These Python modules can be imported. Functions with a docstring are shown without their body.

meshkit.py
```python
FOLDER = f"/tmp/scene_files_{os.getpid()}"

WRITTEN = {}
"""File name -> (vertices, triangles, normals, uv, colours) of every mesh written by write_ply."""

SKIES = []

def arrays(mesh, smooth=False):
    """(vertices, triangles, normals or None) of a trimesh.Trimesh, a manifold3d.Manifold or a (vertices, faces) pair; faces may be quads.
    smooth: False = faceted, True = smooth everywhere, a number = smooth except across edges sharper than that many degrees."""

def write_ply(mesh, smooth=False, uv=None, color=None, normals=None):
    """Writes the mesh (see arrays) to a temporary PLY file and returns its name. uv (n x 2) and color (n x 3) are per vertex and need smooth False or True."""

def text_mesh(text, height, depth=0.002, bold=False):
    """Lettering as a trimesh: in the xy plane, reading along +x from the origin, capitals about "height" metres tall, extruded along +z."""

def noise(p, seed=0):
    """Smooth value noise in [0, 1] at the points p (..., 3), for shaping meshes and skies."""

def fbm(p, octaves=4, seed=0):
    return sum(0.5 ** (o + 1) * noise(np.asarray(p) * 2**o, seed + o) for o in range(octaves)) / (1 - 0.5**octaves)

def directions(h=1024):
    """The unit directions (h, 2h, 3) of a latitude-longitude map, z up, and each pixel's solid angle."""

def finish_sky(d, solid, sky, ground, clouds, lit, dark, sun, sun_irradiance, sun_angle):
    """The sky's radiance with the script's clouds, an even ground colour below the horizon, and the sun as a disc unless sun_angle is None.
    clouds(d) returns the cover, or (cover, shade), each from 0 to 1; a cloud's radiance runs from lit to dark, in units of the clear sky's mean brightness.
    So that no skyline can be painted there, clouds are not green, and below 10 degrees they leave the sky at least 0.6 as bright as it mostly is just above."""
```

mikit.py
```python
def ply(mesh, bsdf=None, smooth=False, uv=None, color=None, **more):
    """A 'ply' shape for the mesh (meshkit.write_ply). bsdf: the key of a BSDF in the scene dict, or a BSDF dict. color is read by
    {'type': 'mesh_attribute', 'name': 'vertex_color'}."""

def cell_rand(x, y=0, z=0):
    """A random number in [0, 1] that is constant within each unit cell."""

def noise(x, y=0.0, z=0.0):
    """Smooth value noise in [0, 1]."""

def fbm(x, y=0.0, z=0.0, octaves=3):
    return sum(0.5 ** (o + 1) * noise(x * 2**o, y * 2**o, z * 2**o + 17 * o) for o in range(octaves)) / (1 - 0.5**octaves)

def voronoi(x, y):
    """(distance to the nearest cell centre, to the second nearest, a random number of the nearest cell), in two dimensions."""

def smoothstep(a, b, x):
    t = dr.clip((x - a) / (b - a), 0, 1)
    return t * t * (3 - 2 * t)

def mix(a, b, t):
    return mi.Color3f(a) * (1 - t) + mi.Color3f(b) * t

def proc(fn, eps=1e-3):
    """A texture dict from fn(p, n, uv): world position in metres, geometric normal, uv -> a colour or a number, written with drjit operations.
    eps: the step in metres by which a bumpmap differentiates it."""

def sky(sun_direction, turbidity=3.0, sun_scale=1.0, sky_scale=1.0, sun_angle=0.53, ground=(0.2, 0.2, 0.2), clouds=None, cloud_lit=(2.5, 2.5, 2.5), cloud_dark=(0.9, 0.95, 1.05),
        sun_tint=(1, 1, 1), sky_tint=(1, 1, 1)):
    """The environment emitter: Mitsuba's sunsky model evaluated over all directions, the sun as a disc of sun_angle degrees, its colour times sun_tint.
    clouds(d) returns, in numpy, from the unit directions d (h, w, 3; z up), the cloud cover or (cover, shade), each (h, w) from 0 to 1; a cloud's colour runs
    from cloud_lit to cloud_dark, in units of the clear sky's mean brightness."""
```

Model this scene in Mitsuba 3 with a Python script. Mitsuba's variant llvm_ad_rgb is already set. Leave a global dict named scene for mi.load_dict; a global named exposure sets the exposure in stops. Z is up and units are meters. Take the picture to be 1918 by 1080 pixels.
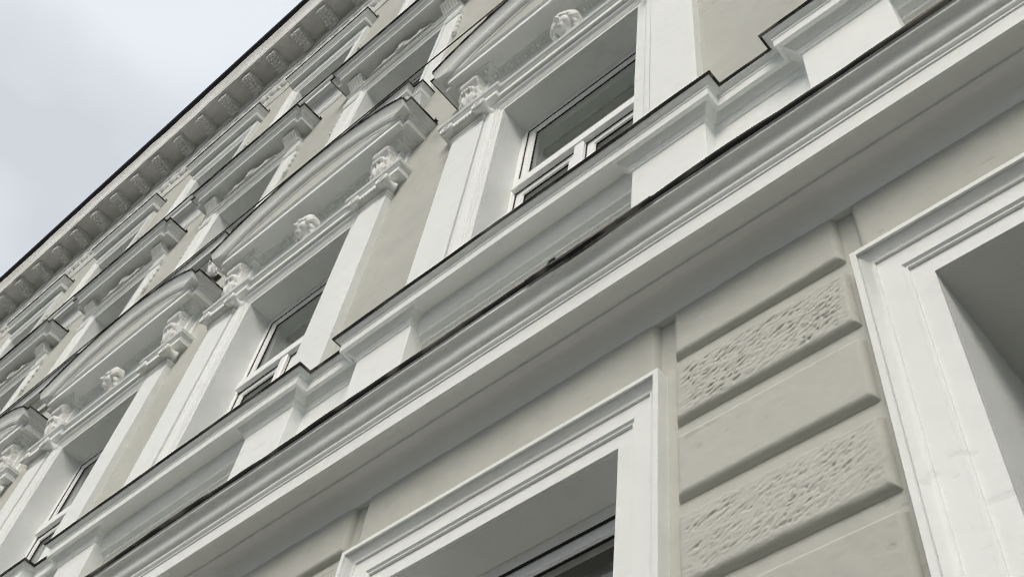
import math, random, numpy as np, trimesh, mitsuba as mi, drjit as dr
import manifold3d as m3
import mikit, meshkit
from mikit import proc, noise, fbm, smoothstep, mix

T = mi.ScalarTransform4f
scene, labels = {}, {}

# ------------------------------------------------------------------ camera, light, exposure
# World: x along the facade, y into the wall, z up; the eye is the origin of heights, 1.6 m above the pavement and 2 m from the wall.
CAM = np.array([0.0, -2.0, 0.0])
FWD = np.array([-0.4361, 0.3638, 0.8231]); UP = np.array([0.5018, -0.6609, 0.5580])
scene['camera'] = {'type': 'perspective', 'fov': 48.132, 'fov_axis': 'x', 'near_clip': 0.05, 'far_clip': 3000.0,
                   'to_world': T().look_at(origin=CAM.tolist(), target=(CAM + FWD).tolist(), up=UP.tolist())}
exposure = 2.46


def clouds(d):
    p = d / np.maximum(d[..., 2:3], 0.15)
    n = meshkit.fbm(p * np.array([3.4, 3.4, 0.0]) + np.array([3.1, 7.7, 0.4]), 5, 11)
    m = meshkit.fbm(p * np.array([4.0, 4.0, 0.0]) + np.array([1.3, 2.2, 0.9]), 4, 5)
    cover = np.clip(1.0 - 1.6 * np.clip(0.42 - n, 0, 1), 0.55, 1)
    shade = np.clip((m - 0.34) * 3.0, 0, 1) * 0.40 + 0.65 * np.clip(1 - d[..., 2] / 0.75, 0, 1)      # an overcast sky is darker towards the horizon
    return cover, shade


scene['sky'] = mikit.sky((0.30, -0.68, 0.64), turbidity=4, sun_scale=0.335, sun_angle=34, sun_tint=(0.99, 1.125, 1.36), ground=(0.12, 0.12, 0.115), clouds=clouds,
                         cloud_lit=(1.55, 1.64, 1.74), cloud_dark=(0.72, 0.77, 0.85))

# ------------------------------------------------------------------ materials


def add_bsdf(key, color, rough=0.75, bump=None, scale=1.0, eps=1e-3, spec=0.25, **more):
    b = {'type': 'principled', 'base_color': proc(color) if callable(color) else {'type': 'rgb', 'value': list(color)}, 'roughness': rough, 'specular': spec, **more}
    if bump is not None:
        b = {'type': 'bumpmap', 'arbitrary': proc(bump, eps), 'scale': scale, 'bsdf': b}
    scene[key] = {'type': 'twosided', 'bsdf': b}


def plaster_bump(p, n, uv):
    return 0.0040 * fbm(p.x * 9, p.y * 9, p.z * 9, 2) - 0.0012 * chips(p) + 0.0012 * fbm(p.x * 60, p.y * 60, p.z * 45, 2)


def chips(p):
    return smoothstep(0.80, 0.86, noise(p.x * 21, p.y * 21, p.z * 30)) * smoothstep(0.56, 0.75, noise(p.x * 1.6, p.y * 1.6 + 4, p.z * 1.9))


def white_col(p, n, uv):
    st = fbm(p.x * 6 + p.y * 5, p.y * 3, p.z * 1.1, 3)
    a = fbm(p.x * 2.1, p.y * 2.1 + 3, p.z * 1.2, 3)
    b = fbm(p.x * 14, p.y * 14, p.z * 9, 2)
    return mix((0.770, 0.792, 0.775), (0.715, 0.733, 0.712), smoothstep(0.35, 0.8, a) * 0.5 + 0.25 * smoothstep(0.55, 0.8, b) + 0.25 * smoothstep(0.50, 0.8, st)) * (1 - 0.07 * chips(p))


def beige_col(p, n, uv):
    a = fbm(p.x * 1.3 + 5, p.y * 1.3, p.z * 1.1, 3)
    b = fbm(p.x * 11, p.y * 11 + 2, p.z * 8, 2)
    return mix((0.492, 0.497, 0.452), (0.435, 0.439, 0.398), smoothstep(0.3, 0.75, a) * 0.8 + 0.3 * smoothstep(0.5, 0.8, b)) * (1 - 0.09 * chips(p))


def stucco_col(p, n, uv):       # the carved ornament and the eaves: a little greyer, weathered
    a = fbm(p.x * 3.0, p.y * 3.0 + 1, p.z * 3.0, 3)
    return mix((0.765, 0.775, 0.750), (0.660, 0.668, 0.640), smoothstep(0.35, 0.75, a) * 0.8)


def eaves_col(p, n, uv):
    a = fbm(p.x * 1.7, p.y * 5, p.z * 4, 4)
    return mix((0.79, 0.795, 0.76), (0.64, 0.64, 0.60), smoothstep(0.42, 0.75, a) * 0.9)


def lead_col(p, n, uv):
    a = fbm(p.x * 9, p.y * 30, p.z * 30, 3)
    return mix((0.018, 0.016, 0.016), (0.19, 0.18, 0.165), smoothstep(0.46, 0.78, a))


add_bsdf('white_plaster', white_col, 0.62, plaster_bump, 0.55, spec=0.3)
add_bsdf('beige_render', beige_col, 0.8, plaster_bump, 0.9, spec=0.2)
add_bsdf('stucco', stucco_col, 0.75)
add_bsdf('eaves_plaster', eaves_col, 0.8)
add_bsdf('lead', lead_col, 0.55, spec=0.3)
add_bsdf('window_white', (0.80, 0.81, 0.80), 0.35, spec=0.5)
add_bsdf('inner_shaded_white', (0.33, 0.35, 0.33), 0.5)  # window white darkened: shade behind the outer panes is put into the colour
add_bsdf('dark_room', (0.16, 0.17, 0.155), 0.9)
add_bsdf('seal', (0.015, 0.015, 0.015), 0.6)
add_bsdf('room_paint', (0.74, 0.78, 0.75), 0.9)
add_bsdf('gutter_metal', (0.022, 0.019, 0.022), 0.45, spec=0.4)
add_bsdf('cable_black', (0.012, 0.012, 0.013), 0.6)
add_bsdf('paving', lambda p, n, uv: mix((0.19, 0.180, 0.155), (0.14, 0.133, 0.115), fbm(p.x * 3, p.y * 3, 0, 3)), 0.85)
add_bsdf('asphalt', lambda p, n, uv: mix((0.055, 0.055, 0.055), (0.038, 0.038, 0.04), fbm(p.x * 2, p.y * 2, 0, 3)), 0.9)
add_bsdf('kerbstone', (0.27, 0.265, 0.25), 0.8)
scene['glass'] = {'type': 'thindielectric', 'int_ior': 1.5}

# ------------------------------------------------------------------ helpers


def numbered(key):
    if key not in scene:
        return key
    i = 1
    while f'{key}_{i:03d}' in scene:
        i += 1
    return f'{key}_{i:03d}'


USED = {}


def fresh(key):                 # a holder key that is not an entry itself
    i = USED.get(key, -1) + 1
    USED[key] = i
    return key if i == 0 else f'{key}_{i:03d}'


B = 'apartment_building'


def wob(v, amp=0.0035, f=2.3):
    """Old plaster is never quite straight: a slow wander of a few millimetres, the same for neighbours."""
    v = np.array(v, float)
    if amp:
        q = v * np.array([f, f, f])
        v[:, 2] += amp * 2 * (meshkit.fbm(q, 2, 3) - 0.5)
        v[:, 1] += amp * 2 * (meshkit.fbm(q + 9.1, 2, 8) - 0.5)
    return v


def put(key, mesh, bsdf, smooth=False, amp=0.0, exact=False, **more):
    if isinstance(mesh, list):
        mesh = trimesh.util.concatenate(mesh)
    if amp:
        mesh = trimesh.Trimesh(wob(mesh.vertices, amp), mesh.faces, process=False)
    key = key if exact else numbered(key)
    scene[key] = mikit.ply(mesh, bsdf, smooth=smooth, **more)
    return key


def reuse(key, src, x, y=0.0, z=0.0, flip=False):
    key = numbered(key)
    t = T().translate([x, y, z])
    if flip:
        t = t @ T().scale([-1, 1, 1])
    scene[key] = {**scene[src], 'to_world': t}
    return key


def box(x0, x1, y0, y1, z0, z1):
    m = trimesh.creation.box((x1 - x0, y1 - y0, z1 - z0))
    m.apply_translation(((x0 + x1) / 2, (y0 + y1) / 2, (z0 + z1) / 2))
    return m


def rbox(x0, x1, y0, y1, z0, z1, r=0.006):
    """A box with its edges chamfered."""
    p = []
    for a in (0, 1, 2):
        d = [r, r, r]; d[a] = 0
        p += [[x, y, z] for x in (x0 + d[0], x1 - d[0]) for y in (y0 + d[1], y1 - d[1]) for z in (z0 + d[2], z1 - d[2])]
    m = trimesh.convex.convex_hull(np.array(p))
    return m


def tri2d(poly):
    return np.asarray(m3.triangulate([np.asarray(poly, float)]), int)


def area2(p):
    x, y = np.asarray(p).T
    return 0.5 * np.sum(x * np.roll(y, -1) - np.roll(x, -1) * y)


def rings(R, prof2d, caps=True, closed_path=False):
    """R (n, m, 3): n rings of m profile points, a closed profile; joined to a solid."""
    R = np.asarray(R, float)
    n, m, _ = R.shape
    v = R.reshape(-1, 3)
    i, j = np.meshgrid(np.arange(n if closed_path else n - 1), np.arange(m), indexing='ij')
    a, b = i * m + j, i * m + (j + 1) % m
    i2 = (i + 1) % n
    c, d = i2 * m + (j + 1) % m, i2 * m + j
    f = np.concatenate([np.stack([a, b, c], -1).reshape(-1, 3), np.stack([a, c, d], -1).reshape(-1, 3)])
    if caps and not closed_path:
        p = np.asarray(prof2d, float)
        if area2(p) < 0:
            t = ((m - 1) - tri2d(p[::-1]))[:, ::-1]
        else:
            t = tri2d(p)
        f = np.vstack([f, t[:, ::-1], t + (n - 1) * m])
    mesh = trimesh.Trimesh(v, f, process=False)
    if caps and mesh.volume < 0:
        mesh.invert()
    return mesh


def subdivide_path(path, step):
    out = [np.array(path[0], float)]
    for a, b in zip(path[:-1], path[1:]):
        a, b = np.array(a, float), np.array(b, float)
        k = max(1, int(np.ceil(np.linalg.norm(b - a) / step)))
        out += [a + (b - a) * t / k for t in range(1, k + 1)]
    return np.array(out)


def moulding(path, prof, step=0.16, back=-0.04, jag=None, sheet=False, first=None, last=None):
    """A moulding run along a plan path (x, y), left to right as seen from the street, mitred at every corner.
    prof: (offset out from the path, z), bottom to top; the body is closed behind the path. jag(x) -> extra offset for the outermost points."""
    prof = [tuple(q) for q in prof]
    full = prof if sheet else prof + [(back, prof[-1][1]), (back, prof[0][1])]
    P = subdivide_path(path, step)
    d = np.diff(P, axis=0); d /= np.linalg.norm(d, axis=1, keepdims=True)
    nrm = np.stack([d[:, 1], -d[:, 0]], 1)
    n1 = np.vstack([nrm[:1], nrm]); n2 = np.vstack([nrm, nrm[-1:]])
    mit = (n1 + n2) / (1 + (n1 * n2).sum(1, keepdims=True))
    if first is not None:
        mit[0] = first
    if last is not None:
        mit[-1] = last
    R = []
    for q, mv in zip(P, mit):
        R.append([[q[0] + o * mv[0], q[1] + o * mv[1], z] for o, z in full])
    R = np.array(R)
    if jag is not None:
        k = len(prof)
        extra, drop = jag(R[:, :k, 0])
        R[:, :k, 1] -= extra; R[:, :k, 2] += drop
    return rings(R, full)


def surround(x0, x1, z0, z1, prof, y=0.0, back=0.03, step=0.2):
    """An architrave up the left jamb, over the head and down the right one. prof: (t away from the opening, p proud of y), from the opening outwards."""
    prof = [tuple(q) for q in prof]
    full = prof + [(prof[-1][0], -back), (prof[0][0], -back)]
    def ring(c, n): return [[c[0] + t * n[0], y - p, c[1] + t * n[1]] for t, p in full]
    R = []
    k = max(2, int((z1 - z0) / step)); kx = max(2, int((x1 - x0) / step))
    R += [ring((x0, z0 + (z1 - z0) * i / k), (-1, 0)) for i in range(k)]
    R += [ring((x0, z1), (-1, 1))]
    R += [ring((x0 + (x1 - x0) * i / kx, z1), (0, 1)) for i in range(1, kx)]
    R += [ring((x1, z1), (1, 1))]
    R += [ring((x1, z1 - (z1 - z0) * i / k), (1, 0)) for i in range(1, k + 1)]
    return rings(R, full)


def trimmed(mesh, x0, x1, z0):
    """The part of a closed mesh with x0 < x < x1 and z > z0."""
    m = m3.Manifold(m3.Mesh(np.asarray(mesh.vertices, np.float32), np.asarray(mesh.faces, np.uint32)))
    m = m ^ m3.Manifold.cube([x1 - x0, 4.0, 4.0]).translate([x0, -2.0, z0])
    r = m.to_mesh()
    return trimesh.Trimesh(np.array(r.vert_properties[:, :3]), np.array(r.tri_verts), process=False)


def arc_moulding(xc, zc, ang, prof, y=0.0, n=40, back=0.05, sheet=False):
    """prof: (radius, proud); runs over angles -ang..ang from the vertical."""
    full = [tuple(q) for q in prof]
    full = full if sheet else full + [(full[-1][0], -back), (full[0][0], -back)]
    R = []
    for a in np.linspace(-ang, ang, n):
        R.append([[xc + r * math.sin(a), y - p, zc + r * math.cos(a)] for r, p in full])
    return rings(R, full)


def holed_wall(x0, x1, z0, z1, holes, y0, y1):
    """Wall plate between y0 (front) and y1 with rectangular openings, built from cells so that nothing overlaps."""
    xs = sorted({x0, x1, *[h[0] for h in holes], *[h[1] for h in holes]}); zs = sorted({z0, z1, *[h[2] for h in holes], *[h[3] for h in holes]})
    xs = np.unique(np.concatenate([np.linspace(a, b, max(2, int((b - a) / 0.5) + 1)) for a, b in zip(xs[:-1], xs[1:])]))
    zs = np.unique(np.concatenate([np.linspace(a, b, max(2, int((b - a) / 0.5) + 1)) for a, b in zip(zs[:-1], zs[1:])]))
    nx, nz = len(xs), len(zs)
    X, Z = np.meshgrid(xs, zs, indexing='ij')
    front = np.stack([X, np.full_like(X, y0), Z], -1).reshape(-1, 3); rear = np.stack([X, np.full_like(X, y1), Z], -1).reshape(-1, 3)
    solid = np.ones((nx - 1, nz - 1), bool)
    for h in holes:
        cx, cz = (xs[:-1] + xs[1:]) / 2, (zs[:-1] + zs[1:]) / 2
        solid &= ~(((cx > h[0]) & (cx < h[1]))[:, None] & ((cz > h[2]) & (cz < h[3]))[None])
    f = []; N = nx * nz
    idx = lambda i, j: i * nz + j
    for i in range(nx - 1):
        for j in range(nz - 1):
            if not solid[i, j]:
                continue
            a, b, c, d = idx(i, j), idx(i + 1, j), idx(i + 1, j + 1), idx(i, j + 1)
            f += [[a, b, c], [a, c, d], [a + N, c + N, b + N], [a + N, d + N, c + N]]
            for (p, q), (di, dj) in (((a, b), (0, -1)), ((b, c), (1, 0)), ((c, d), (0, 1)), ((d, a), (-1, 0))):
                ii, jj = i + di, j + dj
                if not (0 <= ii < nx - 1 and 0 <= jj < nz - 1) or not solid[ii, jj]:
                    f += [[p, p + N, q], [q, p + N, q + N]]
    return trimesh.Trimesh(np.vstack([front, rear]), f, process=False)


def snet(fn, lo, hi, h):
    """Surface nets of a distance function fn(points) <= 0."""
    lo, hi = np.array(lo, float), np.array(hi, float)
    n = np.ceil((hi - lo) / h).astype(int) + 1
    g = np.stack(np.meshgrid(*[lo[k] + h * np.arange(n[k]) for k in range(3)], indexing='ij'), -1)
    v = fn(g.reshape(-1, 3)).reshape(n)
    ins = v < 0
    acc = np.zeros((*(n - 1), 3)); cnt = np.zeros(n - 1)
    corner = [(a, b, c) for a in (0, 1) for b in (0, 1) for c in (0, 1)]
    sl = lambda o: tuple(slice(o[k], n[k] - 1 + o[k]) for k in range(3))
    for p in corner:
        for ax in range(3):
            if p[ax]:
                continue
            q = list(p); q[ax] = 1
            va, vb = v[sl(p)], v[sl(q)]
            cross = (va < 0) != (vb < 0)
            t = np.where(cross, va / np.where(va == vb, 1, va - vb), 0)
            pos = np.stack([np.full_like(t, p[k], float) for k in range(3)], -1)
            pos[..., ax] += t
            acc += np.where(cross[..., None], pos, 0); cnt += cross
    on = cnt > 0
    ids = np.full(n - 1, -1); ids[on] = np.arange(on.sum())
    base = np.stack(np.nonzero(on), -1)
    verts = lo + h * (base + acc[on] / cnt[on][:, None])
    faces = []
    for ax in range(3):
        u, w = (ax + 1) % 3, (ax + 2) % 3
        s0 = [slice(None)] * 3; s1 = [slice(None)] * 3
        s0[ax] = slice(0, -1); s1[ax] = slice(1, None)
        A, Bv = ins[tuple(s0)], ins[tuple(s1)]
        e = np.stack(np.nonzero(A != Bv), -1)
        ok = (e[:, u] > 0) & (e[:, w] > 0) & (e[:, u] < n[u] - 1) & (e[:, w] < n[w] - 1)
        e = e[ok]
        def cell(du, dw):
            c = e.copy(); c[:, u] += du; c[:, w] += dw
            return ids[c[:, 0], c[:, 1], c[:, 2]]
        a, b, c, d = cell(-1, -1), cell(0, -1), cell(0, 0), cell(-1, 0)
        fl = A[e[:, 0], e[:, 1], e[:, 2]]
        q = np.where(fl[:, None], np.stack([a, b, c, d], 1), np.stack([d, c, b, a], 1))
        faces += [q[:, [0, 1, 2]], q[:, [0, 2, 3]]]
    return trimesh.Trimesh(verts, np.vstack(faces), process=False)


def smin(a, b, k):
    h = np.clip(0.5 + 0.5 * (b - a) / k, 0, 1)
    return b + (a - b) * h - k * h * (1 - h)


def ell(p, c, r):
    q = (p - np.array(c)) / np.array(r)
    l = np.linalg.norm(q, axis=-1)
    return (l - 1) * min(r)


def caps(p, a, b, ra, rb=None):
    rb = ra if rb is None else rb
    a, b = np.array(a, float), np.array(b, float)
    t = np.clip(((p - a) @ (b - a)) / ((b - a) @ (b - a)), 0, 1)
    return np.linalg.norm(p - a - t[..., None] * (b - a), axis=-1) - (ra + (rb - ra) * t)


def seg2(x, z, a, b):
    a, b = np.array(a, float), np.array(b, float)
    d = b - a
    t = np.clip(((x - a[0]) * d[0] + (z - a[1]) * d[1]) / (d @ d), 0, 1)
    return np.hypot(x - a[0] - t * d[0], z - a[1] - t * d[1]), t


# ------------------------------------------------------------------ where things stand
BAY2 = [0.40, -2.25, -4.905, -7.45, -10.03]                   # window axes of the main storey, right to left
BAY3 = [0.30, -2.38, -4.93, -7.43, -9.90, -12.44, -14.95]     # of the storey above
BAY4 = [-2.45, -4.93, -7.42, -9.76, -12.27, -14.80, -17.3]      # of the top storey
PED2 = [0.40, -2.24, -4.872, -7.447, -10.03]
SIL2 = [0.399, -2.252, -4.905, -7.52, -10.12]
XL, XR = -24.0, 4.0
Y3, Y4 = 0.07, 0.12                                          # the upper walls stand a little further back

# ------------------------------------------------------------------ ground
put('pavement', box(-40, 25, -3.2, 0.3, -1.75, -1.60), 'paving')
labels['pavement'] = {'kind': 'structure', 'label': 'grey pavement along the foot of the building'}
put('kerb', [box(-40 + i * 1.0, -40 + i * 1.0 + 0.99, -3.4, -3.2, -1.8, -1.598) for i in range(65)], 'kerbstone')
labels['kerb'] = {'kind': 'structure', 'label': 'pale stone kerb of the pavement'}
put('street', box(-1500, 1500, -1500, 1500, -1.9, -1.73), 'asphalt')
labels['street'] = {'kind': 'structure', 'label': 'dark asphalt street'}

labels[B] = {'label': 'ornate beige and white plastered apartment building with pediments, pilasters and rows of windows', 'category': 'building'}

# ------------------------------------------------------------------ ground-floor zone: rusticated piers, window surrounds
YF = -0.04      # face of the blocks
O1 = [(0.40, 0.912), (-2.262, 0.577), (-4.90, 0.577), (-7.5, 0.577)]      # openings of the lower windows (axis, half width)
Z1 = 2.914
holes1 = [(c - h - 0.18, c + h + 0.18, -0.6 if i_ else -1.6, Z1 + 0.18) for i_, (c, h) in enumerate(O1)]
put(f'{B}__wall', holed_wall(XL, XR, -1.6, 3.72, holes1, -0.013, 0.26), 'beige_render', amp=0.0)

SUR1 = [(0.0, -0.014), (0.0, 0.006), (0.068, 0.0065), (0.0685, 0.017), (0.075, 0.0175), (0.078, 0.021), (0.082, 0.0260), (0.154, 0.0265), (0.1545, 0.0355), (0.163, 0.036), (0.168, 0.0385), (0.174, 0.044), (0.181, 0.051),
        (0.187, 0.0575), (0.1895, 0.0605), (0.190, 0.055), (0.192, 0.055), (0.1925, 0.0705), (0.212, 0.0710), (0.2135, 0.069)]
for i, (c, h) in enumerate(O1):
    put(f'{B}__window_surround', surround(c - h, c + h, -0.6, Z1, SUR1, 0.0, 0.004), 'white_plaster', smooth=25, amp=0.003)


def block_mesh(x0, x1, z0, z1, face, r=0.034, pits=0, seed=0, h=0.0065):
    """A rusticated block: pillow edges of radius r, its face smooth or pitted."""
    nx, nz = int((x1 - x0) / h) + 1, int((z1 - z0) / h) + 1
    X, Z = np.meshgrid(np.linspace(x0, x1, nx), np.linspace(z0, z1, nz), indexing='ij')
    es = np.minimum(X - x0, x1 - X) / 0.026
    e = np.minimum(np.minimum(es, (Z - z0) / 0.028), (z1 - Z) / 0.014) * r       # the lower edge is rounder than the upper one
    t = np.clip(1 - e / r, 0, 1)
    depth = face * -1 * (1 - np.sqrt(np.clip(1 - t ** 2, 0, 1))) * 1.0
    p = np.stack([X * 3.1, np.full_like(X, seed * 7.3), Z * 3.1], -1)
    y = face + np.clip(depth, 0, abs(face) - 0.0105)
    y += 0.006 * (meshkit.fbm(p * 1.2, 2, seed) - 0.5) + 0.0022 * (meshkit.fbm(p * 9, 2, seed + 5) - 0.5)
    y += 0.0009 * (meshkit.noise(p * 31, seed + 2) - 0.5)
    if pits:
        s, c = math.sin(0.35), math.cos(0.35)
        U, V = X * c + Z * s, -X * s + Z * c
        q = np.stack([U * 44, np.full_like(X, seed * 3.1), V * 92], -1)
        wv = meshkit.fbm(q, 3, seed + 20)
        w2 = meshkit.noise(np.stack([U * 60, np.full_like(X, seed * 1.7), V * 120], -1), seed + 31)
        fade = np.clip((np.minimum(np.minimum(X - x0, x1 - X) * 0.7, np.minimum(Z - z0, z1 - Z)) - 0.012) / 0.035, 0, 1)
        dens = np.clip(0.35 + 1.2 * (meshkit.fbm(p * 1.8 + 4, 2, seed + 3) - 0.38), 0.1, 1.1)
        y += fade * dens * (0.0085 * np.clip(0.43 - wv, 0, 0.2) / 0.2 + 0.0065 * np.clip(w2 - 0.70, 0, 1) / 0.30)
        y -= fade * 0.003 * np.clip(wv - 0.55, 0, 1) / 0.3
    fv = np.stack([X, y, Z], -1).reshape(-1, 3)
    i, j = np.meshgrid(np.arange(nx - 1), np.arange(nz - 1), indexing='ij')
    a, b, c_, d = i * nz + j, (i + 1) * nz + j, (i + 1) * nz + j + 1, i * nz + j + 1
    f = np.concatenate([np.stack([a, b, c_], -1).reshape(-1, 3), np.stack([a, c_, d], -1).reshape(-1, 3)])
    rim = np.concatenate([np.arange(nx) * nz, (nx - 1) * nz + np.arange(1, nz), (np.arange(nx - 2, -1, -1)) * nz + nz - 1, np.arange(nz - 2, 0, -1)])
    n0 = len(fv)
    back = fv[rim].copy(); back[:, 1] = 0.02
    k = len(rim)
    r1, r2 = np.arange(k), (np.arange(k) + 1) % k
    f = np.vstack([f, np.stack([rim[r1], n0 + r1, n0 + r2], 1), np.stack([rim[r1], n0 + r2, rim[r2]], 1)])
    return trimesh.Trimesh(np.vstack([fv, back]), f, process=False)


PITCH, ZT = 0.3455, 3.112
piers = [(-1.432, -0.758), (-4.075, -3.093), (-6.7, -5.72)]
for k, (a, b) in enumerate(piers):
    for r in range(8 if k == 0 else 4):
        if r == 0:
            z0, z1 = 3.183, 3.485
        else:
            z1 = 3.113 - (r - 1) * PITCH; z0 = 3.183 - r * PITCH
        key = put(f'{B}__rusticated_block', block_mesh(a, b, z0, z1, YF, pits=(r % 2 == 1), seed=10 * k + r, h=(0.0032 if r % 2 else 0.0055) if k == 0 else 0.009), 'beige_render', smooth=60)
        if k == 0 and r % 2 == 1:
            labels[key] = {'label': 'rusticated block with a pitted, worm-eaten face'}
for c, h in O1:      # the plain panel over each lower window
    put(f'{B}__wall_panel', block_mesh(max(c - h - 0.190, XL), c + h + 0.190, Z1 + 0.2145, 3.485, YF, r=0.03, seed=40 + int(h * 10), h=0.012), 'beige_render', smooth=60)

# ------------------------------------------------------------------ windows


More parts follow.
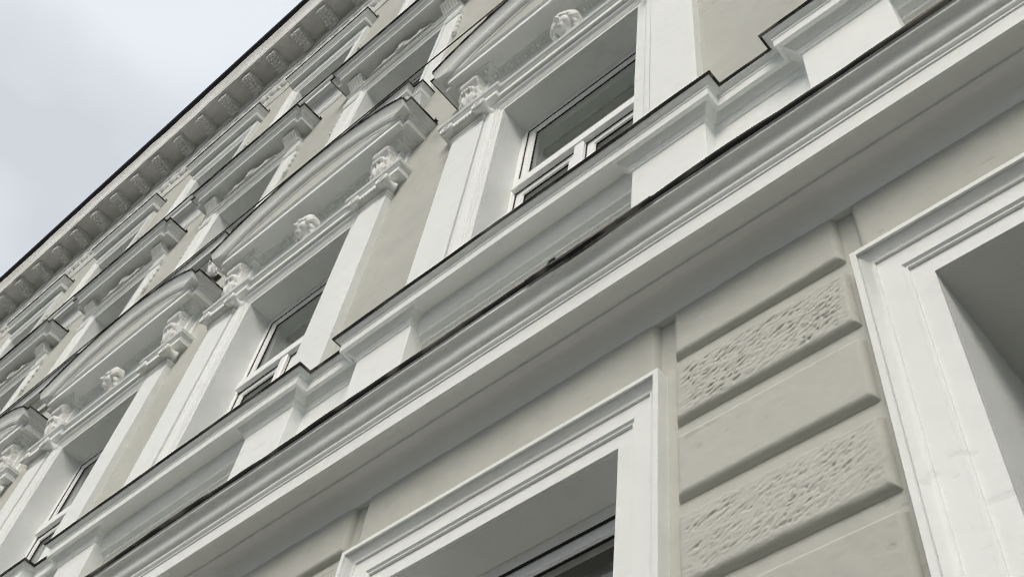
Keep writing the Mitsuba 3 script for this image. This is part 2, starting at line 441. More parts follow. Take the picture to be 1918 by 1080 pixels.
def window(kind, c, hw, z0, z1, y, transom=None, depth=0.055):
    """White casement set at depth y: outer frame, top light over a transom, two casements below with a mullion between."""
    w = fresh(f'{B}__{kind}')
    o = 0.042; s = 0.052
    x0, x1 = c - hw, c + hw
    fr = [box(x0, x0 + o, y, y + 0.09, z0, z1), box(x1 - o, x1, y, y + 0.09, z0, z1), box(x0 + o, x1 - o, y, y + 0.09, z1 - 0.055, z1), box(x0 + o, x1 - o, y, y + 0.09, z0, z0 + 0.05)]
    put(f'{w}__frame', fr, 'window_white')
    tz = transom if transom else z0 + (z1 - z0) * 0.66
    put(f'{w}__transom', rbox(x0 + o - 0.012, x1 - o + 0.012, y - 0.028, y + 0.08, tz - 0.095, tz, 0.006), 'window_white')
    put(f'{w}__mullion', rbox(c - 0.037, c + 0.037, y - 0.022, y + 0.08, z0 + 0.05, tz - 0.097, 0.006), 'window_white')

    def sash(a, b, lo, hi, name):
        g = 0.007
        a, b, lo, hi = a + g, b - g, lo + g, hi - g
        ys = y + 0.012
        pcs = [(a, a + s, lo, hi), (b - s, b, lo, hi), (a + s, b - s, hi - s, hi), (a + s, b - s, lo, lo + s)]
        k = put(f'{w}__{name}', [box(p[0], p[1], ys, ys + 0.06, p[2], p[3]) for p in pcs] +
                [box(p[0], p[1], ys + 0.006, ys + 0.040, p[2], p[3]) for p in ((a + s, a + s + 0.008, lo + s, hi - s), (b - s - 0.008, b - s, lo + s, hi - s), (a + s + 0.008, b - s - 0.008, hi - s - 0.008, hi - s), (a + s + 0.008, b - s - 0.008, lo + s, lo + s + 0.008))], 'window_white')
        gl = 0.004
        m = trimesh.Trimesh([[a + s + gl, ys + 0.022, lo + s + gl], [b - s - gl, ys + 0.022, lo + s + gl], [b - s - gl, ys + 0.022, hi - s - gl], [a + s + gl, ys + 0.022, hi - s - gl]], [[0, 1, 2], [0, 2, 3]], process=False)
        put(f'{w}__pane', m, 'glass')
        q = 0.0069
        y9 = y + (0.0015 if kind.startswith('ground') else 0.0065)
        z9 = 0.013 if kind.startswith('ground') else 0.0108
        put(f'{w}__gasket', [box(a - q, b + q, y + 0.018, y + 0.062, hi + 0.0002, hi + q), box(a - q, a - 0.0002, y + 0.018, y + 0.062, lo, hi), box(b + 0.0002, b + q, y + 0.018, y + 0.062, lo, hi),
             box(a - q, b + q, y9, y + 0.0115, hi + 0.002, hi + g + 0.001), box(a - q, a - 0.003, y9, y + 0.0115, lo, hi), box(b + 0.003, b + q, y9, y + 0.0115, lo, hi),
             box(a + s + 0.004, b - s - 0.004, ys + 0.010, ys + 0.020, hi - s - z9, hi - s - 0.0085), box(a + s + 0.0085, a + s + 0.012, ys + 0.010, ys + 0.020, lo + s, hi - s - 0.014), box(b - s - 0.012, b - s - 0.0085, ys + 0.010, ys + 0.020, lo + s, hi - s - 0.014)], 'seal')
        # the inner casement of the double window, 14 cm further in
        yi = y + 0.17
        put(f'{w}__inner_casement', [box(p[0], p[1], yi, yi + 0.045, p[2], p[3]) for p in ((a - 0.01, a + 0.05, lo, hi), (b - 0.05, b + 0.01, lo, hi), (a + 0.05, b - 0.05, hi - 0.05, hi), (a + 0.05, b - 0.05, lo, lo + 0.07))], 'inner_shaded_white')
    sash(x0 + o, x1 - o, tz, z1 - 0.055, 'top_sash')
    sash(x0 + o, c - 0.037, z0 + 0.05, tz - 0.095, 'casement')
    sash(c + 0.037, x1 - o, z0 + 0.05, tz - 0.095, 'casement')
    # the room behind: a plain box, open towards the window
    r = 1.6
    X0, X1, ZA, ZB = x0 - 0.5, x1 + 0.5, z0 - 0.4, z1 + 0.25
    yb = y + 0.092
    rm = [box(X0, X1, yb + r, yb + r + 0.05, ZA, ZB), box(X0 - 0.05, X0, yb, yb + r, ZA, ZB), box(X1, X1 + 0.05, yb, yb + r, ZA, ZB), box(X0, X1, yb, yb + r, ZB, ZB + 0.05), box(X0, X1, yb, yb + r, ZA - 0.05, ZA),
          box(X0, x0, yb, yb + 0.02, ZA, ZB), box(x1, X1, yb, yb + 0.02, ZA, ZB), box(x0, x1, yb, yb + 0.02, z1, ZB), box(x0, x1, yb, yb + 0.02, ZA, z0)]
    put(f'{w}__room', rm, 'dark_room' if kind.startswith('ground') else 'room_paint')
    return w


def lining(c, hw, z0, z1, ya, yb, key='reveal', t=0.0):
    """The plastered reveal of an opening: two cheeks and a soffit."""
    put(f'{B}__{key}', [box(c - hw - 0.019, c - hw, ya + 0.0085, yb, z0, z1), box(c + hw, c + hw + 0.019, ya + 0.0085, yb, z0, z1), box(c - hw, c + hw, ya + 0.0085, yb, z1, z1 + 0.019)], 'white_plaster')


gc, gh = O1[0]
lining(gc, gh, -1.6, Z1, 0.004, 1.9, key='gateway_reveal')
put(f'{B}__gateway_door', [box(gc - gh - 0.02, gc + gh + 0.02, 1.9, 1.98, -1.6, Z1 + 0.02)] + [rbox(gc - gh + 0.06 + 0.45 * i_, gc - gh + 0.44 + 0.45 * i_, 1.87, 1.9, -1.4 + 1.4 * j_, -0.15 + 1.4 * j_, 0.01) for i_ in range(4) for j_ in range(3)], 'lead')
for c, h in O1[1:3]:
    lining(c, h, -0.6, Z1, 0.004, 0.186)
    window('ground_floor_window', c, h - 0.001, -0.6, Z1 - 0.001, 0.186, transom=2.0)

# ------------------------------------------------------------------ string cornice
STR = [(0.0, 3.438), (0.005, 3.446), (0.012, 3.459), (0.024, 3.481), (0.045, 3.502), (0.066, 3.512), (0.080, 3.514), (0.108, 3.516), (0.110, 3.528), (0.183, 3.530), (0.185, 3.522), (0.195, 3.520), (0.196, 3.602), (0.1985, 3.603),
       (0.2015, 3.606), (0.2025, 3.614), (0.205, 3.6155), (0.212, 3.624), (0.2135, 3.6275), (0.2137, 3.643), (0.2215, 3.6455), (0.2290, 3.651), (0.2355, 3.661), (0.2375, 3.670), (0.2395, 3.682), (0.2425, 3.691), (0.2490, 3.7005), (0.2590, 3.7085), (0.2705, 3.7135), (0.2785, 3.7155), (0.2795, 3.717),
       (0.2803, 3.7375), (0.284, 3.7385), (0.25, 3.765), (0.0, 3.83)]
put(f'{B}__string_cornice', moulding([(XL, YF + 0.001), (XR, YF + 0.001)], STR, 0.11), 'white_plaster', smooth=28, amp=0.0035)


def flash(prof):
    """A folded lead sheet: the outer line, then back along its own underside."""
    inner = [(o, z - 0.004) for o, z in prof[:2:-1]]
    return list(prof) + inner


def jag_fn(seed, a_off=0.006, a_drop=0.005, f=3.0):
    def fn(x):
        q = np.stack([x * f, x * 0 + seed, x * 0], -1)
        n = meshkit.fbm(q, 3, seed) - 0.5
        return a_off * 2 * n, a_drop * 2 * (meshkit.fbm(q * 0.7 + 3, 3, seed + 4) - 0.5)
    return fn


put(f'{B}__string_cornice__flashing', moulding([(XL, YF), (XR, YF)], flash([(0.2815, 3.7425), (0.291, 3.738), (0.2985, 3.7395), (0.3005, 3.748), (0.297, 3.757), (0.255, 3.772)]), 0.035, sheet=True, jag=jag_fn(2, 0.007, 0.007)), 'lead', smooth=40)
# a length of the strip has torn loose and hangs below the edge, with a bent clip above
rng = np.random.default_rng(5)
tx = np.linspace(-1.92, -1.30, 40)
th = 0.004 + 0.013 * np.exp(-((tx + 1.66) / 0.13) ** 2) + 0.006 * rng.random(40)
rr = []
for x, t in zip(tx, th):
    j = 0.002 * (rng.random() - 0.5)
    yy = -0.3405
    rr.append([[x, yy + 0.004, 3.750], [x, yy - 0.003 + j, 3.748], [x, yy - 0.004 + j, 3.740 - t * 0.7], [x, yy + 0.010, 3.738 - t]])
put(f'{B}__string_cornice__torn_strip', rings(np.array(rr), [(0, 0), (1, 0), (1, -1), (0, -1)]), 'lead')
labels[f'{B}__string_cornice__torn_strip'] = {'label': 'torn black strip hanging loose from the edge of the ledge'}
put(f'{B}__string_cornice__clip', [rbox(-1.815, -1.803, -0.336, -0.328, 3.745, 3.782, 0.002), rbox(-1.806, -1.772, -0.338, -0.331, 3.775, 3.788, 0.002)], 'lead')

# ------------------------------------------------------------------ main storey wall
O2 = 0.571
Z2, ZS2 = 7.068, 4.70
holes2 = [(c - O2 - 0.02, c + O2 + 0.02, ZS2, Z2 + 0.02) for c in BAY2]
put(f'{B}__wall', holed_wall(XL, XR, 3.72, 7.72, holes2, 0.0, 0.26), 'beige_render')
# from there the wall leans back a little to the storey above
sl = holed_wall(XL, XR, 7.72, 8.98, [], 0.0, 0.33)
v = sl.vertices.copy(); k = (v[:, 2] - 7.72) / (8.98 - 7.72); fr_ = v[:, 1] < 0.1; v[fr_, 1] = k[fr_] * Y3
put(f'{B}__wall', trimesh.Trimesh(v, sl.faces, process=False), 'beige_render')

# parapet: pedestals, recessed panels between them, white field between the bays
PP, PI, PO = 0.143, 0.690, 1.083        # pedestal projection, inner and outer distance from the axis
YB = -0.067                            # parapet face between the bays
path_bed, path_sill, bed_runs = [(XL, YB)], [(XL, YB)], []
edges = []
for c in sorted(SIL2):
    a, b = c - 1.083, c + 1.083
    path_sill += [(a, YB), (a, -PP), (b, -PP), (b, YB)]
    for s in (-1, 1):
        x0, x1 = sorted((c + s * PI, c + s * PO))
        put(f'{B}__pedestal', rbox(x0, x1, -PP, 0.02, 3.79, 4.560, 0.005), 'white_plaster', amp=0.002)
    path_bed += [(a, YB), (a, -PP), (c - PI, -PP), (c - PI, -0.04)]
    bed_runs.append(path_bed)
    path_bed = [(c + PI, -0.04), (c + PI, -PP), (b, -PP), (b, YB)]
    put(f'{B}__parapet_panel', box(c - PI, c + PI, -0.045, 0.02, 3.79, 4.57), 'beige_render')
    edges.append((a, b))
path_sill.append((XR, YB)); path_bed.append((XR, YB)); bed_runs.append(path_bed)
gaps = [(p[1], q[0]) for p, q in zip(edges[:-1], edges[1:])] + [(XL, edges[0][0]), (edges[-1][1], XR)]
for a, b in gaps:
    put(f'{B}__parapet', box(a, b, YB, 0.02, 3.79, 4.57), 'white_plaster')
BED = [(0.0, 4.522), (0.006, 4.526), (0.007, 4.536), (0.013, 4.545), (0.016, 4.549), (0.0165, 4.563), (0.028, 4.570), (0.040, 4.586), (0.050, 4.597), (0.053, 4.600), (0.053, 4.606)]
for run in bed_runs:
    put(f'{B}__sill_bed_moulding', moulding(run, BED, 0.2, back=-0.02), 'white_plaster', smooth=28, amp=0.002)
for c in SIL2:                        # the wider cove under the sill between the pedestals
    put(f'{B}__sill_cove', moulding([(c - PI, -0.045), (c + PI, -0.045)], [(0.0, 4.452), (0.007, 4.456), (0.010, 4.466), (0.016, 4.472), (0.030, 4.478), (0.040, 4.486), (0.0415, 4.496), (0.048, 4.506), (0.060, 4.520), (0.072, 4.540), (0.076, 4.558), (0.077, 4.603)], 0.2), 'white_plaster', smooth=28)
SILL = [(0.0, 4.598), (0.0575, 4.598), (0.059, 4.590), (0.0740, 4.589), (0.0750, 4.591), (0.0755, 4.648), (0.0785, 4.649), (0.080, 4.652), (0.0803, 4.667), (0.086, 4.6685), (0.094, 4.6715), (0.101, 4.676), (0.1055, 4.682), (0.1065, 4.686), (0.05, 4.722), (-0.02, 4.745)]
put(f'{B}__sill_cornice', moulding(path_sill, SILL, 0.16, back=-0.06), 'white_plaster', smooth=28, amp=0.003)
put(f'{B}__sill_cornice__flashing', moulding(path_sill, flash([(0.1035, 4.6875), (0.1135, 4.687), (0.1185, 4.690), (0.1175, 4.699), (0.06, 4.728), (-0.04, 4.752)]), 0.06, sheet=True, jag=jag_fn(7, 0.003, 0.004)), 'lead', smooth=40)

# ------------------------------------------------------------------ carved pieces, each modelled once


def sd_mask(p):
    """A youthful head in high relief with curls round the face; x across, y towards the street (negative), z up."""
    q = p * np.array([1, -1, 1])
    d = ell(q, (0, 0.055, 0.0), (0.073, 0.080, 0.100))
    d = smin(d, caps(q, (0, 0.02, -0.16), (0, 0.05, -0.06), 0.052, 0.045), 0.02)
    d = smin(d, ell(q, (0, 0.110, -0.070), (0.027, 0.032, 0.028)), 0.018)        # chin
    for s in (-1, 1):
        d = smin(d, ell(q, (s * 0.036, 0.104, -0.022), (0.028, 0.030, 0.034)), 0.02)      # cheeks
    d = smin(d, ell(q, (0, 0.112, 0.050), (0.056, 0.028, 0.028)), 0.02)           # forehead
    for s in (-1, 1):
        d = np.maximum(d, -(ell(q, (s * 0.031, 0.150, 0.013), (0.022, 0.030, 0.017))))     # sockets
        d = smin(d, ell(q, (s * 0.031, 0.118, 0.011), (0.016, 0.013, 0.011)), 0.002)
        d = smin(d, caps(q, (s * 0.014, 0.139, 0.034), (s * 0.050, 0.121, 0.033), 0.0048), 0.010)     # brows
    d = smin(d, caps(q, (0, 0.133, 0.034), (0, 0.163, -0.018), 0.0065, 0.0125), 0.009)     # nose
    for s in (-1, 1):
        d = smin(d, ell(q, (s * 0.012, 0.150, -0.023), (0.009, 0.010, 0.008)), 0.004)
    d = np.maximum(d, -caps(q, (-0.021, 0.148, -0.0465), (0.021, 0.148, -0.0465), 0.0055))
    d = smin(d, caps(q, (-0.016, 0.139, -0.040), (0.016, 0.139, -0.040), 0.0065), 0.003)
    d = smin(d, caps(q, (-0.013, 0.138, -0.0545), (0.013, 0.138, -0.0545), 0.0075), 0.003)
    r = np.random.default_rng(3)
    hair = np.full(len(q), 9.0)
    for i in range(15):                                                       # wavy locks drawn back from the brow
        a = math.radians(-12 + 204 * (i + 0.5) / 15)
        R = 0.078 + 0.006 * r.random()
        p0 = np.array([R * math.cos(a), 0.100, 0.010 + R * 1.05 * math.sin(a)])
        p1 = np.array([(R + 0.026) * math.cos(a + 0.22), 0.060 + 0.012 * r.random(), 0.012 + (R + 0.026) * 1.05 * math.sin(a + 0.22)])
        p2 = np.array([(R + 0.020) * math.cos(a + 0.05), 0.012, 0.012 + (R + 0.020) * 1.05 * math.sin(a + 0.05)])
        hair = smin(hair, np.minimum(caps(q, p0, p1, 0.010 + 0.004 * r.random(), 0.021), caps(q, p1, p2, 0.021, 0.016)), 0.004)
    for s in (-1, 1):
        for k in range(4):
            hair = np.minimum(hair, ell(q, (s * (0.082 + 0.010 * (k % 2)), 0.062 - 0.006 * k, -0.030 - 0.027 * k), (0.024, 0.026, 0.021)))
    d = smin(d, hair, 0.009)
    return np.maximum(d, -q[:, 1] - 0.0)


MASK = snet(sd_mask, (-0.16, -0.20, -0.18), (0.16, 0.02, 0.17), 0.0038)


def sd_bracket(p):
    """Scrolled console: a volute roll at the top, a curled acanthus leaf below. z from 0 up to 0.40, projecting along -y."""
    x, f, z = p[:, 0], -p[:, 1], p[:, 2]
    w = 0.078 - 0.02 * np.clip((0.16 - z) / 0.16, 0, 1) * 0
    body, t = seg2(f, z, (0.01, 0.0), (0.04, 0.22)); body -= 0.045
    b2, t2 = seg2(f, z, (0.03, 0.20), (0.075, 0.335)); b2 -= 0.052
    prof = smin(body, b2, 0.04)
    roll = np.hypot(f - 0.098, z - 0.325) - 0.056
    prof = smin(prof, roll, 0.02)
    d = np.maximum(prof, np.abs(x) - w)
    # spiral cut in both cheeks
    ang = np.arctan2(z - 0.325, f - 0.098); rad = np.hypot(f - 0.098, z - 0.325)
    gr = np.abs(((rad - 0.008 * ang / math.pi) % 0.019) - 0.0095) - 0.0038
    groove = np.maximum(np.maximum(-gr + 0.0, rad - 0.054), w - 0.007 - np.abs(x))
    d = np.where((np.abs(x) > w - 0.007) & (rad < 0.054) & (gr < 0), np.maximum(d, np.abs(x) - (w - 0.0065)), d)
    # leaf: mid rib and lobes curling outwards
    q = np.stack([x, f, z], -1)
    leaf = ell(q, (0, 0.058, 0.110), (0.094, 0.068, 0.130))
    ang2 = np.arctan2(x, z + 0.06)
    leaf += 0.0075 * np.cos(ang2 * 13) * np.clip((z + 0.02) / 0.08, 0, 1)
    leaf = smin(leaf, caps(q, (-0.034, 0.122, 0.190), (0.034, 0.122, 0.190), 0.031), 0.016)      # the curled tip
    for s in (-1, 1):
        leaf = smin(leaf, caps(q, (s * 0.078, 0.070, 0.120), (s * 0.060, 0.105, 0.170), 0.027, 0.030), 0.012)
        leaf = smin(leaf, caps(q, (s * 0.084, 0.050, 0.045), (s * 0.072, 0.082, 0.085), 0.022, 0.026), 0.012)
    leaf += 0.003 * np.cos(x * 260)
    rib = caps(q, (0, 0.098, 0.02), (0, 0.128, 0.16), 0.010)
    leaf = smin(leaf, rib, 0.006)
    d = smin(d, leaf, 0.008)
    return np.maximum(d, -f - 0.01)


BRACKET = snet(sd_bracket, (-0.115, -0.19, -0.02), (0.115, 0.02, 0.40), 0.0055)


def sd_capital(p):
    """Ionic capital without its abacus: two rolls running back into the wall with a sagging beaded band between. x +-0.21, centred on z=0."""
    x, f, z = p[:, 0], -p[:, 1], p[:, 2]
    ax = np.abs(x)
    rad = np.hypot(ax - 0.150, z)
    waist = 0.016 * np.clip(np.abs(f - 0.045) / 0.045, 0, 1) ** 2
    roll = np.maximum(rad - (0.044 + waist), np.abs(f - 0.045) - 0.060)
    for rr_ in (0.050, 0.030):
        roll = np.minimum(roll, np.hypot(rad - rr_, f - 0.105) - 0.0075)
    roll = np.minimum(roll, np.linalg.norm(np.stack([ax - 0.150, f - 0.104, z], -1), axis=-1) - 0.013)
    band = np.maximum(np.abs(z - 0.012 + 0.018 * np.cos(np.clip(ax / 0.15, 0, 1) * math.pi / 2)) - 0.030, np.maximum(np.abs(f - 0.02) - 0.058 + 0.35 * np.maximum(np.abs(z) - 0.01, 0), ax - 0.14))
    bead = np.linalg.norm(np.stack([((x + 0.015) % 0.03) - 0.015, f - 0.076, z + 0.012 * np.cos(np.clip(ax / 0.15, 0, 1) * math.pi / 2)], -1), axis=-1) - 0.017
    bead = np.maximum(bead, ax - 0.10)
    d = smin(np.minimum(roll, band), bead, 0.004)
    return np.maximum(d, -f - 0.01)


CAPITAL = snet(sd_capital, (-0.23, -0.13, -0.08), (0.23, 0.02, 0.08), 0.005)


def sd_modillion(p):
    """Eaves bracket: scroll at the outer end, acanthus on the underside; hangs below z=0 and runs out along -y for 0.36 m."""
    x, f, z = p[:, 0], -p[:, 1], p[:, 2]
    w = 0.082 + 0.014 * np.clip((f - 0.26) / 0.06, 0, 1)
    a, t = seg2(f, z, (0.0, -0.07), (0.20, -0.045)); a -= 0.088 - 0.035 * t
    b, t = seg2(f, z, (0.18, -0.04), (0.31, -0.04)); b -= 0.044
    r = np.hypot(f - 0.325, z + 0.058) - 0.052
    pr = smin(smin(a, b, 0.05), r, 0.015)
    d = np.maximum(pr, np.abs(x) - w)
    d = np.where((np.abs(x) > w - 0.013) & (pr < -0.014) & (pr > -0.036), np.maximum(d, np.abs(x) - (w - 0.013)), d)
    q = np.stack([x, f, z], -1)
    leaf = caps(q, (0, 0.02, -0.160), (0, 0.27, -0.088), 0.020, 0.024)
    for s in (-1, 1):
        for k in range(4):
            leaf = np.minimum(leaf, ell(q, (s * (0.052 + 0.016 * (k % 2)), 0.040 + 0.068 * k, -0.150 + 0.021 * k), (0.040, 0.024, 0.028)))
            leaf = np.maximum(leaf, -(np.linalg.norm(q - np.array([s * 0.050, 0.076 + 0.068 * k, -0.168 + 0.021 * k]), axis=-1) - 0.018))
        leaf = np.minimum(leaf, ell(q, (s * 0.064, 0.345, -0.080), (0.030, 0.028, 0.036)))
        leaf = np.minimum(leaf, ell(q, (s * 0.040, 0.300, -0.100), (0.028, 0.020, 0.026)))
    leaf = np.minimum(leaf, ell(q, (0, 0.360, -0.092), (0.034, 0.026, 0.040)))
    d = smin(d, leaf, 0.004)
    plate = np.maximum(np.abs(z + 0.006) - 0.010, np.maximum(np.abs(x) - 0.108, f - 0.385))
    d = np.minimum(d, plate)
    return np.maximum(np.maximum(d, z), -f)


MODILLION = snet(sd_modillion, (-0.13, -0.41, -0.24), (0.13, 0.012, 0.012), 0.0062)


def sd_fluted(p):
    """Fluted console under the hoods of the second storey. z 0 to 0.30."""
    x, f, z = p[:, 0], -p[:, 1], p[:, 2]
    w = 0.098
    a, t = seg2(f, z, (-0.01, 0.0), (0.035, 0.17)); a -= 0.040
    b, t = seg2(f, z, (0.035, 0.16), (0.100, 0.235)); b -= 0.055
    pr = smin(a, b, 0.04) + 0.010 * (1 - np.abs(np.sin(x * math.pi / 0.039)) ** 0.7)
    d = np.maximum(pr, np.abs(x) - w)
    rad = np.hypot(f - 0.095, z - 0.225)
    d = np.where((np.abs(x) > w - 0.009) & (np.abs(rad - 0.036) < 0.007), np.maximum(d, np.abs(x) - (w - 0.008)), d)
    return np.maximum(np.maximum(d, z - 0.29), -f - 0.01)


FLUTED = snet(sd_fluted, (-0.125, -0.19, -0.05), (0.125, 0.02, 0.31), 0.006)


def shell_crest():
    """The crest over a second-storey window: a fan shell in the middle, leaf wedges trailing off to both sides. z from 0."""
    def sd(p):
        x, f, z = p[:, 0], -p[:, 1], p[:, 2]
        ax = np.abs(x)
        q = np.stack([x, f, z], -1)
        d = ell(q, (0, 0.03, 0.075), (0.10, 0.042, 0.105))
        a = np.arctan2(x, z + 0.02)
        d += 0.007 * np.cos(a * 15)
        d = smin(d, np.hypot(np.hypot(x, z - 0.145) - 0.030, f - 0.055) - 0.013, 0.008)
        top = 0.085 * np.clip(1 - ax / 0.42, 0, 1) ** 0.7 + 0.020 * np.abs(np.sin(ax * 23)) * (ax < 0.46)
        wedge = np.maximum(np.maximum(z - top, ax - 0.47), np.abs(f - 0.015) - 0.035)
        d = smin(d, wedge, 0.01)
        qq = np.stack([ax, f, z], -1)
        d = smin(d, ell(qq, (0.27, 0.03, 0.07), (0.035, 0.03, 0.055)), 0.008)
        return np.maximum(np.maximum(d, -z - 0.0), -f - 0.01)
    return snet(sd, (-0.5, -0.10, -0.012), (0.5, 0.02, 0.21), 0.0075)


SHELL = shell_crest()
rs = np.random.default_rng(9)


def eggs(x0, x1, f0, z0, f1, z1, pitch=0.062, along='x', fixed=0.0, sgn=1):
    """Egg-and-dart on a sloping band between (f0, z0) and (f1, z1), f = distance out of the wall."""
    L = abs(x1 - x0); n = max(1, int(round(L / pitch))); out = []
    cf, cz = (f0 + f1) / 2, (z0 + z1) / 2
    span = math.hypot(f1 - f0, z1 - z0)
    ang = math.atan2(z1 - z0, f1 - f0)
    for i in range(n):
        s = min(x0, x1) + (i + 0.5) * L / n
        e = trimesh.creation.icosphere(subdivisions=1, radius=1.0)
        e.apply_scale([pitch * 0.27, span * 0.42, 0.012])
        t = trimesh.creation.torus(pitch * 0.40, 0.0045, major_sections=12, minor_sections=5); t.apply_scale([1, span * 0.5 / (pitch * 0.42), 1])
        dart = box(-0.004, 0.004, -span * 0.42, span * 0.42, -0.006, 0.006); dart.apply_translation([pitch * 0.5, 0, 0])
        m = trimesh.util.concatenate([e, t, dart])
        m.apply_transform(trimesh.transformations.rotation_matrix(-ang, [1, 0, 0]))
        if along == 'x':
            m.apply_translation([s, -cf, cz])
        else:                      # a return along y: the band faces +-x
            m.apply_transform(trimesh.transformations.rotation_matrix(sgn * math.pi / 2, [0, 0, 1]))
            m.apply_translation([fixed + sgn * cf, s, cz])
        out.append(m)
    return out


# ------------------------------------------------------------------ main storey: window surrounds, pilasters, pediments
SUR2 = [(0.0, -0.012), (0.0, 0.010), (0.036, 0.011), (0.037, 0.0165), (0.058, 0.0175), (0.0595, 0.0225), (0.076, 0.0235), (0.079, 0.027), (0.086, 0.034), (0.094, 0.042), (0.0965, 0.0440), (0.131, 0.0455), (0.1325, 0.0)]
CROWN = [(0.0, 7.199), (0.069, 7.199), (0.0692, 7.256), (0.0755, 7.2575), (0.078, 7.262), (0.083, 7.270), (0.090, 7.2765), (0.0945, 7.279), (0.095, 7.296), (0.098, 7.2975), (0.0985, 7.311), (0.05, 7.326), (0.0, 7.335)]
rmz = 7.785
EARF = [(0.0, 7.60)]
# cornice of the pediment: (offset from the wall, z)
PCOR = [(0.0, 7.787), (0.176, 7.787), (0.178, 7.781), (0.187, 7.780), (0.188, 7.846), (0.196, 7.848), (0.200, 7.853), (0.2005, 7.860), (0.205, 7.863), (0.2075, 7.867), (0.208, 7.878)]
PSIMA = [(0.212, 7.880), (0.220, 7.882), (0.228, 7.887), (0.235, 7.896), (0.243, 7.909), (0.254, 7.920), (0.266, 7.927), (0.276, 7.930), (0.277, 7.938)]
first = {}
for i, (c, pc) in enumerate(zip(BAY2, PED2)):
    put(f'{B}__window_surround', surround(c - O2, c + O2, ZS2, Z2, SUR2, 0.0, 0.004), 'white_plaster', smooth=25, amp=0.002)
    lining(c, O2, ZS2, Z2, 0.004, 0.198)
    window('main_storey_window', c, O2 - 0.001, ZS2, Z2 - 0.001, 0.198, transom=6.245)
    for s in (-1, 1):
        k = fresh(f'{B}__pilaster')
        x0, x1 = sorted((c + s * 0.712, c + s * 1.003))
        put(f'{k}__shaft', rbox(x0, x1, -0.060, 0.02, 4.73, 7.035, 0.004), 'white_plaster', amp=0.002)
        put(f'{k}__necking', moulding([(x0, 0.0), (x0, -0.058), (x1, -0.058), (x1, 0.0)], [(0.0, 7.008), (0.006, 7.009), (0.008, 7.018), (0.003, 7.021), (0.010, 7.030), (0.018, 7.034), (0.018, 7.046), (0.0, 7.050)], 0.3), 'white_plaster', smooth=25)
        put(f'{k}__block', rbox(x0 - 0.01, x1 + 0.01, -0.050, 0.02, 7.045, 7.22, 0.004), 'white_plaster')
        xm = c + s * 0.857
        if 'capital' not in first:
            CAPITAL.apply_translation([0, 0, 0])
            kk = numbered(f'{k}__capital')
            scene[kk] = {**mikit.ply(CAPITAL, 'stucco', smooth=50), 'to_world': T().translate([xm, -0.035, 7.112])}
            first['capital'] = kk
        else:
            reuse(f'{k}__capital', first['capital'], xm, -0.035, 7.112)
    pd = fresh(f'{B}__pediment')
    # crown of the architrave, breaking forward over the capitals
    a, b = 0.655, 1.045
    path = [(c - b, 0.0), (c - b, -0.030), (c - a, -0.030), (c - a, 0.0), (c + a, 0.0), (c + a, -0.030), (c + b, -0.030), (c + b, 0.0)]
    put(f'{pd}__crown_moulding', moulding(path, CROWN, 0.25, back=-0.03), 'white_plaster', smooth=25, amp=0.002)
    put(f'{pd}__frieze', box(c - 1.02, c + 1.02, -0.012, 0.02, 7.32, 7.79), 'white_plaster')
    for s in (-1, 1):
        put(f'{pd}__frieze_block', rbox(c + s * 0.87 - 0.10, c + s * 0.87 + 0.10, -0.06, 0.0, 7.32, 7.79, 0.003), 'white_plaster')
        xm, zb = c + s * 0.87, 7.325
        if 'bracket' not in first:
            kk = numbered(f'{pd}__bracket')
            scene[kk] = {**mikit.ply(BRACKET, 'stucco', smooth=60), 'to_world': T().translate([xm, -0.02, zb])}
            first['bracket'] = kk
        else:
            reuse(f'{pd}__bracket', first['bracket'], xm, -0.02, zb)
    if 'mask' not in first:
        kk = numbered(f'{pd}__mask')
        scene[kk] = {**mikit.ply(MASK, 'stucco', smooth=70), 'to_world': T().translate([c, -0.03, 7.515]) @ T().rotate([1, 0, 0], 12)}
        first['mask'] = kk
    else:
        kk = numbered(f'{pd}__mask')
        scene[kk] = {**scene[first['mask']], 'to_world': T().translate([c, -0.03, 7.515]) @ T().rotate([1, 0, 0], 12) @ T().rotate([0, 0, 1], -6 * i + 4)}
    labels[kk] = {'label': 'carved head with curly hair over the window'}
    # bed moulding with egg-and-dart, breaking forward over the brackets
    e0, e1, yb_, yf_ = 0.755, 0.985, -0.010, -0.098
    bed = [(pc - e1, 0.0), (pc - e1, yf_), (pc - e0, yf_), (pc - e0, yb_), (pc + e0, yb_), (pc + e0, yf_), (pc + e1, yf_), (pc + e1, 0.0)]
    put(f'{pd}__bed_moulding', moulding(bed, [(0.0, 7.735), (0.006, 7.736), (0.007, 7.744), (0.003, 7.746), (0.018, 7.760), (0.052, 7.776), (0.054, 7.774), (0.061, 7.775), (0.062, 7.790)], 0.3, back=-0.05), 'white_plaster', smooth=25)
    eg = eggs(pc - e0 + 0.02, pc + e0 - 0.02, 0.015, 7.749, 0.062, 7.774)
    for s in (-1, 1):
        lo, hi = sorted((pc + s * e0, pc + s * e1))
        eg += eggs(lo - 0.02, hi + 0.02, 0.103, 7.749, 0.150, 7.774)
        for xr, sg in ((lo, -1), (hi, 1)):
            eg += eggs(-0.095, -0.02, 0.005, 7.749, 0.052, 7.774, along='y', fixed=xr, sgn=sg)
    put(f'{pd}__egg_and_dart', eg, 'white_plaster', smooth=40)
    labels[f'{pd}__egg_and_dart'] = {'kind': 'stuff', 'label': 'egg-and-dart carving under the pediment'}
    # horizontal cornice with returned ears
    W = 1.205 - 0.277; fwd = -0.036
    ear = 0.055
    p_main = [(pc - W, 0.0), (pc - W, -0.0005), (pc - W + ear, -0.0005), (pc - W + ear, fwd), (pc + W - ear, fwd), (pc + W - ear, -0.0005), (pc + W, -0.0005), (pc + W, 0.0)]
